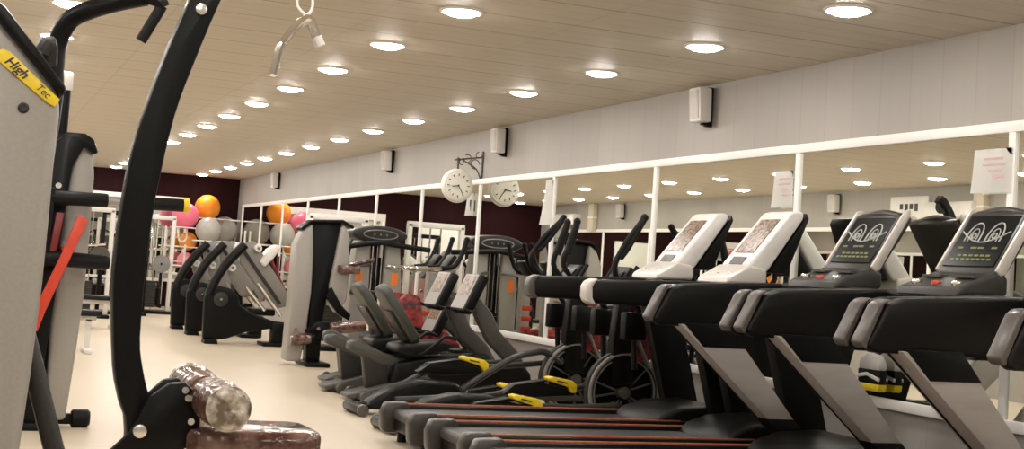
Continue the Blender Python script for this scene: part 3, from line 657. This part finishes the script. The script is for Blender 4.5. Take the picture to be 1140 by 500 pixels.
for q in ((0,-.175,-.155,.44),(-.27,-.19,-.155,.42)): MB().cyl((q[0],q[1],q[3]),(q[0],q[2],q[3]), .02, seg=12).build('bolt', boltm, t)

# ------------------------------------------------------------------ plate loaded leg presses
def leg_press(label, loc, full=True):
    t = thing('leg_press', label, 'leg press', loc, group='black leg presses by the ball rack')
    for y0 in (0,):
        m = MB(); m.prism([(-.06,.05),(-.08,.62),(-.02,.74),(.12,.79),(.28,.76),(.38,.66),(.42,.54),(.62,.43),(.90,.345),(1.10,.33),(1.12,.23),(.85,.235),(.52,.175),(.28,.08),(.12,.05)], -.07, .07, 'y', bev=.03, seg=3); m.build('base_frame', black, t)
    m = MB(); m.prism([(-.05,0),(.14,0),(.12,.06),(-.04,.06)], -.14,.14,'y',bev=.01); m.build('foot', black, t)
    m = MB(); m.prism([(.74,0),(1.0,0),(1.0,.05),(.74,.05)], -.20,.2,'y',bev=.01); m.box(.88,1.08,-.09,.09,.0,.32,bev=.02); m.build('foot', black, t)
    m = MB(); m.tube([(-.02,-.02,.66),(.06,-.02,.88),(.20,-.02,1.12),(.42,-.02,1.38)], .082, 12, 6, flat=.8); m.build('curved_arm', satin, t)
    m = MB(); m.cyl((.14,-.075,.61),(.14,-.095,.61), .10, seg=24, bev=.01); m.cyl((.14,-.09,.61),(.14,-.11,.61), .022, seg=12); m.build('pivot_hub', greydk, t); MB().cyl((.14,-.105,.61),(.14,-.118,.61), .018, seg=12).build('pivot_bolt', boltm, t)
    Y0 = .10
    m = MB(); m.prism([(.36,1.38),(.58,1.44),(1.12,.72),(1.10,.55),(.92,.50),(.40,1.12)], Y0, Y0+.06, 'y', bev=.02); m.prism([(.22,1.15),(.34,1.18),(.62,.80),(.60,.66),(.45,.66),(.24,.92)], Y0+.02, Y0+.08, 'y', bev=.02); m.build('sled_cover', sledm, t)
    m = MB(); m.prism([(.42,1.27),(.46,1.30),(1.02,.60),(.98,.57)], Y0-.012, Y0+.002, 'y'); m.build('sled_groove', greydk, t)
    m = MB(); m.tube([(.50,Y0-.06,.80),(.78,Y0-.06,.48)], .025, 10); m.tube([(.66,Y0-.05,.86),(1.02,Y0-.05,.42)], .022, 10); m.build('guide_rails', chrome, t)
    for x, z in ((.36,1.30),(.62,1.34),(.28,1.05)):
        p = MB(); p.lathe([(.02,0),(.045,0),(.052,.01),(.052,.09),(.045,.1),(0,.1)], (x,Y0-.11,z), (0,1,0), 18); p.build('plate_horn', whitepl, t)
    m = MB(); m.tube([(.80,Y0+.10,1.30),(.92,Y0+.1,1.05),(1.10,Y0+.1,.72),(1.12,Y0+.1,.55)], .025, 8, 4); m.tube([(.95,Y0+.10,1.25),(.96,Y0+.1,.95)], .022, 8); m.build('red_tube_frame', maroonp, t)
    m = MB(); m.prism([(.66,1.16),(.78,1.34),(.90,1.42),(.95,1.36),(.86,1.22),(.74,1.08)], Y0-.06, Y0+.22, 'y', bev=.03, seg=3); m.build('foot_platform', whitepl, t)
    m = MB(); m.box(.62,.98,.22,.60,.40,.50,bev=.03,M=None); m.prism([(.40,.45),(.36,.95),(.46,1.0),(.52,.5)], .24, .56, 'y', bev=.03); m.build('seat_pad', padblack, t)
    return t
leg_press('black leg press nearest the camera, with grey sled covers and long arched foot', (3.20, 18.3, 0))
leg_press('black leg press in the middle of the three, curved arm below the grey balls', (3.22, 19.95, 0))
leg_press('black leg press farthest of the three, curved arm beside the small orange ball', (3.20, 21.3, 0))

# ------------------------------------------------------------------ balls on their rack
BALLS = [('large orange exercise ball topmost on the rack in the far corner', (4.80,28.60,2.19), .27, (.92,.30,.015)), ('large pink exercise ball beside the yellow bar tip, on the far rack', (4.30,28.30,1.965), .28, (.85,.16,.26)),
         ('pale grey exercise ball below the top orange ball', (4.78,28.15,1.70), .27, (.42,.40,.36)), ('grey striped exercise ball at the right end of the rack beside the wall', (5.22,28.78,1.74), .29, (.33,.31,.28)),
         ('small orange exercise ball lower on the far rack', (4.44,28.60,1.44), .19, (.88,.32,.03)), ('small pink exercise ball on the lowest visible rack tier', (4.42,28.60,1.02), .18, (.78,.22,.28))]
for i, (l, c, r, col) in enumerate(BALLS):
    bm_ = mat('ball_vinyl_%d' % i, col, .32, noise=.04, nscale=6, coat=.2)
    prof = []
    for k in range(49):
        a = PI*k/48; rr = r*(1+.006*math.cos(48*a)*(1 if .2*PI < a < .8*PI else 0)); prof.append((max(0, rr*math.sin(a)), -rr*math.cos(a)))
    prof[0] = (0, prof[0][1]); prof[-1] = (0, prof[-1][1])
    o = MB().lathe(prof, (0,0,0), (.25,.2,1), 36).build('exercise_ball', bm_); o.location = c
    tag(o, l, 'exercise ball', 'exercise balls in the far corner')
t = thing('ball_rack', 'white tube rack holding exercise balls in the far corner', 'rack', (4.75, 28.65, 0))
for x in (-.72, .775):
    for y in (-.70, .42): MB().tube([(x,y,0),(x,y,1.74)], .02, 8).build('upright', whitefr, t)
MB().tube([(-.03,.02,0),(-.03,.02,1.88)], .02, 8).build('upright', whitefr, t)
for (l, c, r, col) in BALLS:
    z = c[2]-math.sqrt((r+.014)**2-.16**2); x = c[0]-4.75; y = c[1]-28.65
    m = MB()
    for q in (-.16,.16): m.tube([(max(-.72,x-.3),y+q,z),(min(.775,x+.3),y+q,z)], .014, 8)
    xe = max(-.72,x-.3) if x < -.2 else min(.775,x+.3)
    m.tube([(xe,y-.16,z),(xe,y+.16,z)], .014, 8); xe2 = -.72 if x < -.2 else .775
    m.tube([(xe,y,z),(xe2,y,z),(xe2,-.70 if y < -.2 else .42,z)], .014, 8)
    m.build('tier_rail', whitefr, t)
m = MB(); m.tube([(-.56,-.36,1.80),(-.56,-.36,1.50),(-.48,-.36,1.42),(-.40,-.36,1.50),(-.40,-.36,1.80)], .02, 8, 4); m.tube([(-.40,-.34,1.36),(-.40,-.34,.62)], .022, 8); m.tube([(-.56,-.36,1.5),(-.72,-.70,1.5)], .014, 6); m.tube([(-.72,-.70,1.0),(-.40,-.34,1.0)], .014, 6); m.build('strap_hook', whitepl, t)

# ------------------------------------------------------------------ foreground left: tall shroud with sticker
t = thing('cable_machine', 'tall pale grey weight machine with yellow sticker filling the left edge', 'weight machine', (0, 0, 0))
pr = [(-.40,.04),(.20,.04),(.225,.3),(.240,.57),(.252,.78),(.258,.94),(.264,1.10),(.266,1.31),(.266,1.50),(.270,1.69),(.262,1.765),(.05,2.0),(-.12,2.12),(-.40,2.16)]
s_ = MB().prism(pr, 4.76, 4.93, 'y', bev=.045, seg=4).build('front_shroud', shroudm, t)
m = MB(); m.prism([(.272,1.745),(.285,1.775),(.065,2.03),(-.12,2.155),(-.40,2.20),(-.40,2.15),(-.13,2.105),(.04,1.985)], 4.735, 4.95, 'y', bev=.012); m.build('top_trim', black, s_)
th = math.radians(37.5); ctr = Vector((.160,4.752,1.795)); Mx = Matrix.Translation(ctr) @ Matrix.Rotation(th, 4, 'Y')
m = MB(); m.prism([(-.140,-.024),(-.132,.016),(-.11,.026),(.120,.017),(.125,-.013),(.095,-.020)], -.003, .012, 'y', bev=.004, M=Mx); st = m.build('sticker', yellow, s_, label='yellow name sticker')
for s, off in (('High', -.055), ('Tec', .060)):
    p = Mx @ Vector((off, -.0045, 0)); text(s, 'lettering', (.046 if s == 'High' else .036), ink, st, p, (PI/2, th, 0))
m = MB(); m.lathe([(0,-.008),(.012,-.010),(.018,-.004),(.019,.004)], (.150,4.757,1.695), (0,1,0), 18); m.build('shroud_bolt', greydk, s_)
m = MB(); m.ring((.150,4.756,1.695), .011, .003, 'y', 16); m.build('bolt_washer', boltm, s_)
m = MB(); m.box(-.30,.14,5.02,5.20,0,1.72,bev=.02); m.build('rear_frame', black, t)
m = MB(); m.tube([(.20,5.12,.9),(.262,5.20,1.70),(.262,5.22,1.90),(.265,5.22,2.0),(.30,5.20,2.085),(.37,5.17,2.13),(.47,5.14,2.17),(.56,5.10,2.195)], .036, 14, 5); a = m.build('bent_arm', black, t)
m = MB(); m.tube([(.56,5.10,2.195),(.61,5.08,2.18),(.625,5.08,2.16)], .026, 10, 4); m.tube([(.62,5.08,2.165),(.60,5.085,2.12),(.555,5.10,2.025)], .021, 10, 4); m.build('hanging_handle', rubber, a)
m = MB(); m.tube([(.205,5.05,1.93),(.225,5.05,1.97),(.235,5.1,1.90)], .03, 10, 4); m.build('arm_joint', greydk, a)
m = MB(); m.tube([(.19,5.0,1.02),(.25,4.98,.86),(.36,4.96,.52),(.47,4.95,.20),(.50,4.95,.03)], .036, 12, 5); m.build('brace_tube', greydk, t)
m = MB(); m.box(-.40,.52,4.88,5.02,0,.06,bev=.015); m.build('base', black, t)

# second machine behind it
t = thing('cable_machine', 'grey weight machine with black rollers and red bar, behind the yellow-stickered one', 'weight machine', (0, 0, 0))
pr = [(.60,.06),(.735,.06),(.765,.5),(.785,.9),(.79,1.3),(.785,1.7),(.765,1.86),(.71,1.93),(.64,1.93),(.62,1.7),(.60,1.2),(.585,.7)]
s_ = MB().prism(pr, 9.3, 9.62, 'y', bev=.03, seg=3).build('side_shroud', shroudm, t)
m = MB(); m.prism([(.46,.0),(.60,.0),(.565,.45),(.60,.9),(.60,1.3),(.635,1.75),(.70,1.90),(.765,1.85),(.795,1.86),(.76,1.95),(.70,1.985),(.58,1.985),(.50,1.90),(.46,1.2)], 9.24, 9.36, 'y', bev=.015); m.build('front_frame', black, t)
m = MB(); m.box(.36,.62,9.36,9.56,.0,1.98,bev=.02); m.build('rear_column', black, t)
m = MB(); m.cyl((.555,9.44,1.85),(.555,9.44,2.30), .040, seg=14); u = m.build('upright_post', black, t)
m = MB(); m.cyl((.555,9.44,2.28),(.555,9.44,2.41), .048, seg=18, bev=.012); m.build('post_sleeve', whitefr, u, label='shiny sleeve coloured white for its chrome highlight')  # white colour stands in for the bright highlight on a chrome sleeve
m = MB(); m.cyl((.555,9.22,1.62),(.555,9.24,1.62), .02, seg=12); m.build('frame_bolt', boltm, t)
m = MB(); m.lathe([(0,0),(.04,0),(.047,.01),(.047,.36),(.04,.37),(0,.37)], (.50,9.12,1.535), (1,0,.02), 18); m.build('roller_pad', rubber, t)
m = MB(); m.tube([(.86,9.12,1.542),(1.0,9.12,1.545)], .030, 12); m.build('bar_sleeve', steel, t)
m = MB(); m.tube([(.99,9.12,1.543),(1.385,9.12,1.55)], .044, 14); b = m.build('long_bar', rubber, t)
m = MB(); m.cyl((1.365,9.12,1.55),(1.405,9.12,1.551), .050, seg=16, bev=.01); m.build('bar_tip', yellow, b, label='yellow end cap')
m = MB(); m.lathe([(0,0),(.04,0),(.05,.012),(.05,.40),(.036,.425),(0,.43)], (.49,9.12,1.14), (1,0,-.03), 18); m.build('roller_pad', rubber, t)
m = MB(); m.box(.46,.53,9.08,9.26,1.08,1.60,bev=.015); m.build('roller_bracket', black, t)
m = MB(); m.prism([(.68,1.43),(.745,1.40),(.53,.80),(.49,.66),(.47,.70),(.49,.88),(.60,1.18)], 8.98, 9.03, 'y', bev=.008); m.tube([(.62,9.02,1.2),(.62,9.3,1.2)], .02, 8); m.build('lever_bar', red, t, label='bright red lever bar')
m = MB(); m.prism([(.55,1.44),(.60,1.44),(.575,1.20),(.52,1.08),(.50,1.12),(.53,1.25)], 9.10, 9.18, 'y', bev=.008); m.tube([(.56,9.15,1.3),(.56,9.3,1.3)], .02, 8); m.build('inner_lever', maroonp, t, label='dark red inner lever')
m = MB(); m.box(.30,.62,9.2,9.6,0,.05,bev=.012); m.box(.55,.80,9.42,9.48,.02,.09,bev=.012); m.lathe([(0,0),(.048,0),(.06,.012),(.06,.11),(.045,.125),(0,.125)], (.78,9.45,.06), (1,0,0), 16); m.build('foot', rubber, t)

# ------------------------------------------------------------------ curved lat pulldown frame, right in front
def pulldown(label, loc):
    t = thing('lat_pulldown', label, 'lat pulldown', loc)
    Lft = [(.50,.0),(.505,.35),(.495,.71),(.47,.80),(.445,.90),(.422,1.12),(.422,1.22),(.425,1.32),(.437,1.47),(.45,1.56),(.475,1.67),(.515,1.82),(.57,1.99),(.635,2.16),(.72,2.32),(.82,2.45),(.90,2.50)]
    Rgt = [(.60,.0),(.60,.35),(.578,.72),(.552,.81),(.525,.90),(.510,.99),(.510,1.19),(.516,1.33),(.527,1.45),(.555,1.64),(.595,1.79),(.662,2.0),(.725,2.14),(.80,2.27),(.87,2.36),(.95,2.42)]
    P = [p for p in crom([(a,0,b) for a,b in Lft], 3)]; Q = [p for p in crom([(a,0,b) for a,b in Rgt], 3)]
    pr = [(p.x,p.z) for p in P]+[(p.x,p.z) for p in reversed(Q)]
    MB().prism(pr, -.045, .045, 'y', bev=.008).build('curved_post', black, t)
    for q in ((.605,-.058,1.965,.018,.012),(.525,-.095,.725,.020,.018)): MB().cyl(q[:3],(q[0],q[1]+q[4],q[2]), q[3], seg=20, bev=.004).build('pivot_bolt', boltm, t)
    for q in ((.645,.845),(.668,.755),(.655,.822)): MB().cyl((q[0],-.088,q[1]),(q[0],-.075,q[1]), .010, seg=10).build('small_bolt', boltm, t)
    m = MB(); m.prism([(.44,.66),(.50,.72),(.54,.815),(.60,.862),(.645,.868),(.672,.845),(.688,.80),(.70,.79),(.695,.70),(.60,.63),(.44,.62)], -.078, -.045, 'y', bev=.01); m.prism([(.50,.70),(.54,.80),(.60,.862),(.645,.868),(.69,.82),(.695,.70)], .045, .078, 'y', bev=.01); m.build('knee_bracket', black, t)
    # thigh rollers wrapped in clear film
    for a, b in ((-.36,-.03), (.03,.36)):
        r = MB(); n = 14; pr = [(0,0)]
        for k in range(n+1):
            u = k/n; pr.append((.052+.012*math.sin(PI*min(1,max(0,u)))**.5+.003*math.sin(k*2.3), u*(b-a)))
        pr.append((0,b-a)); r.lathe(pr, (.722,a,.825), (0,1,0), 28); r = r.build('roller_pad', wrapm, t, label='thigh roller wrapped in clear film')
        e = MB(); ya = a if a < 0 else b; sg = -1 if a < 0 else 1
        e.lathe([(.060,-.03),(.063,-.006),(.054,.008),(.03,.014),(.012,.008),(0,.004)], (.722,ya,.825), (0,sg,0), 26); e.build('film_end', wrapend, r, label='bunched clear film on the roller end')
    m = MB(); m.cyl((.722,-.03,.825),(.722,.03,.825), .025, seg=14); m.build('roller_axle', chrome, t)
    m = MB(); m.box(.675,.735,-.04,.02,.10,.78,bev=.01); m.build('adjusting_tube', chrome, t)
    s_ = MB(); s_.prism([(.70,-.17),(1.02,-.15),(1.06,-.10),(1.06,.10),(1.02,.15),(.70,.17),(.66,.10),(.66,-.10)], .660, .735, 'z', bev=.025, seg=3); s_.build('seat_pad', wrapm, t, label='seat wrapped in clear film')
    m = MB(); m.box(.80,.88,-.05,.05,.06,.665,bev=.01); m.box(.42,1.10,-.05,.05,0,.08,bev=.015); m.box(.44,.56,-.32,.32,0,.07,bev=.015); m.box(1.02,1.12,-.3,.3,0,.07,bev=.015); m.build('base_frame', black, t)
    m = MB(); m.lathe([(.02,-.02),(.075,-.02),(.065,0),(.075,.02),(.02,.02)], (.87,0,2.36), (0,1,0), 26); m.build('top_pulley', greydk, t)
    return t
pulldown('curved black post of the lat pulldown standing in front at left', (-.01, 3.99, 0))
pulldown('lat pulldown far behind the left machines, seen only as a mirror reflection', (-.45, 12.6, 0))

t = thing('lat_bar', 'bent chrome pull bar hanging on a white cord near the top', 'bar', (.905, 3.97, 2.005))
t.scale = (1.12,1.12,1.12)
m = MB()
for dy in (-.012, .012):
    m.tube([(-.066,dy,-.185),(-.052,dy,-.105),(-.044,dy,-.088),(-.02,dy,-.05),(.006,dy,-.022),(.024,dy,-.020),(.036,dy,-.045),(.052,dy,-.078)], .0105, 10, 5)
m.tube([(-.03,-.012,-.068),(-.03,.012,-.068)], .008, 8); m.build('bar', chrome, t)
m = MB(); m.cyl((.045,-.012,-.065),(.058,-.012,-.09), .0125, seg=12); m.cyl((.045,.012,-.065),(.058,.012,-.09), .0125, seg=12); m.cyl((-.005,0,-.035),(.024,0,-.012), .014, seg=12); m.build('end_caps', whitepl, t)
m = MB(); m.tube([(.015,0,-.012),(-.014,0,.015),(-.012,0,.06),(.002,0,.16),(.012,0,.33)], .004, 8, 5); m.tube([(.015,0,-.012),(.028,0,.015),(.024,0,.06),(.016,0,.16),(.014,0,.33)], .004, 8, 5); m.build('cord_loop', rope, t)

# ------------------------------------------------------------------ far end: dumbbells, benches, cable towers
t = thing('dumbbell_rack', 'dark dumbbell rack along the maroon back wall under the mirror', 'rack', (3.0, 28.75, 0))
m = MB()
for x in (-.95, .95): m.prism([(-.28,0),(.28,0),(.28,.06),(.06,.08),(.02,.95),(-.06,.95),(-.10,.08),(-.28,.06)], x-.03, x+.03, 'x', bev=.008)
m.build('end_frame', black, t)
m = MB()
for z, y in ((.42,-.12),(.80,-.02)):
    for dy in (-.09,.09): m.box(-.95,.95,y+dy-.02,y+dy+.02,z-.02,z+.0)
m.build('shelf_rail', greydk, t)
D0 = None
for r, (z, y) in enumerate(((.42,-.12),(.80,-.02))):
    for k in range(9):
        if D0 is None:
            D0 = thing('dumbbell', 'x', 'dumbbell')
            m = MB(); m.cyl((0,-.07,.065),(0,.07,.065), .016, seg=10); m.build('bar', chrome, D0)
            for s in (-1,1): MB().cyl((0,s*.06,.065),(0,s*.15,.065), .062, seg=6, bev=.008).build('weight_head', steel, D0)
            o = D0; 
        else: o = dup(D0, (0,0,0))
        o.location = (3.0-.80+.2*k, 28.75+y, z); o['group'] = 'dumbbells on the back rack'
        o['label'] = 'grey dumbbell on the %s shelf of the back rack' % ('lower','upper')[r]; o['group'] = 'dumbbells on the %s shelf of the back rack' % ('lower','upper')[r]
def bench(label, loc, pad, rz=0):
    t = thing('weight_bench', label, 'bench', loc, rz)
    m = MB(); m.box(-.55,.55,-.15,.15,.42,.49,bev=.025); m.build('seat_pad', pad, t)
    m = MB(); m.box(-.5,.5,-.03,.03,.36,.42); 
    m.build('pad_rail', whitepl, t)
    for s in (-1,1):
        m = MB(); m.box(s*.42-.03,s*.42+.03,-.03,.03,.03,.38); m.box(s*.42-.04,s*.42+.04,-.25,.25,0,.05,bev=.01); m.build('leg', whitepl, t)
    return t
bench('low bench with dark pad and pale legs beside the rear grey machine at left', (1.0, 15.9, 0), padblack)
bench('dark bench farther back, between the grey machine and the curved post', (1.75, 20.5, 0), padblack)
def cable_tower(label, loc, col, plates):
    t = thing('cable_tower', label, 'cable tower', loc)
    m = MB(); m.box(-.45,.45,-.3,.3,0,.06,bev=.015)
    m.build('base', black, t)
    m = MB()
    for x in (-.4,.4): m.box(x-.035,x+.035,-.05,.05,.05,1.85,bev=.01)
    m.box(-.43,.43,-.05,.05,1.80,1.88,bev=.01); m.build('frame', col, t)
    m = MB()
    for k in range(10): m.box(-.14,.14,-.09,.09,.12+.05*k,.165+.05*k)
    m.build('weight_stack', greydk, t)
    m = MB()
    for x in (-.08,.08): m.cyl((x,0,.06),(x,0,1.82), .012, seg=8)
    m.build('guide_rods', chrome, t)
    for x, z, c in plates:
        p = MB(); p.lathe([(.025,-.02),(.16,-.02),(.17,-.01),(.17,.01),(.16,.02),(.025,.02)], (x,-.13,z), (0,1,0), 24); p.build('weight_plate', c, t)
    m = MB(); m.tube([(-.3,-.16,1.25),(0,-.2,1.22),(.3,-.16,1.25)], .02, 8, 4); m.tube([(0,-.19,1.22),(0,-.0,1.6)], .008, 6); m.build('pull_handle', chrome, t)
    return t
pinkish = mat('faded_pink_plate', (.36,.19,.16), .5)
cable_tower('pale cable tower seen just right of the rear grey machine at left', (1.95, 23.5, 0), whitepl, [(-.25,1.45,steel),(.22,1.05,greymid)])
cable_tower('pale cable tower right of the curved post, before the back wall', (3.35, 26.0, 0), whitepl, [(.2,.95,steel),(-.2,1.3,greymid)])
cable_tower('dark cable tower behind the curved post at the far end', (2.75, 25.0, 0), black, [(.2,1.3,greymid)])
cable_tower('pale cable tower between the tall weight tower and the oval-topped machine', (4.85, 18.0, 0), whitepl, [(-.2,1.35,steel),(.2,.9,pinkish),(-.25,.75,greymid)])

# ------------------------------------------------------------------ camera and view
right, up, back = Vector((.9272729,-.3682331,.0675967)), Vector((-.0871296,-.0366586,.9955223)), Vector((-.3641063,-.9290105,-.0660766))
cd_ = bpy.data.cameras.new('camera'); cam = bpy.data.objects.new('camera', cd_); C.objects.link(cam)
cam.matrix_world = Matrix(((right.x,up.x,back.x,0),(right.y,up.y,back.y,0),(right.z,up.z,back.z,EYE),(0,0,0,1)))
cd_.sensor_fit = 'HORIZONTAL'; cd_.sensor_width = 36; cd_.lens = 1470.93*36/1140
cd_.shift_x = (570-542.98)/1140; cd_.shift_y = -(250-203.56)/1140; cd_.clip_start = .02; cd_.clip_end = 200
sc = bpy.context.scene; sc.camera = cam
w = bpy.data.worlds.new('world'); sc.world = w; w.use_nodes = True
w.node_tree.nodes['Background'].inputs[0].default_value = (1,.93,.85,1); w.node_tree.nodes['Background'].inputs[1].default_value = .1
sc.view_settings.view_transform = 'Standard'; sc.view_settings.look = 'None'; sc.view_settings.gamma = 1.0
sc.view_settings.use_curve_mapping = False; sc.view_settings.exposure = 0.0
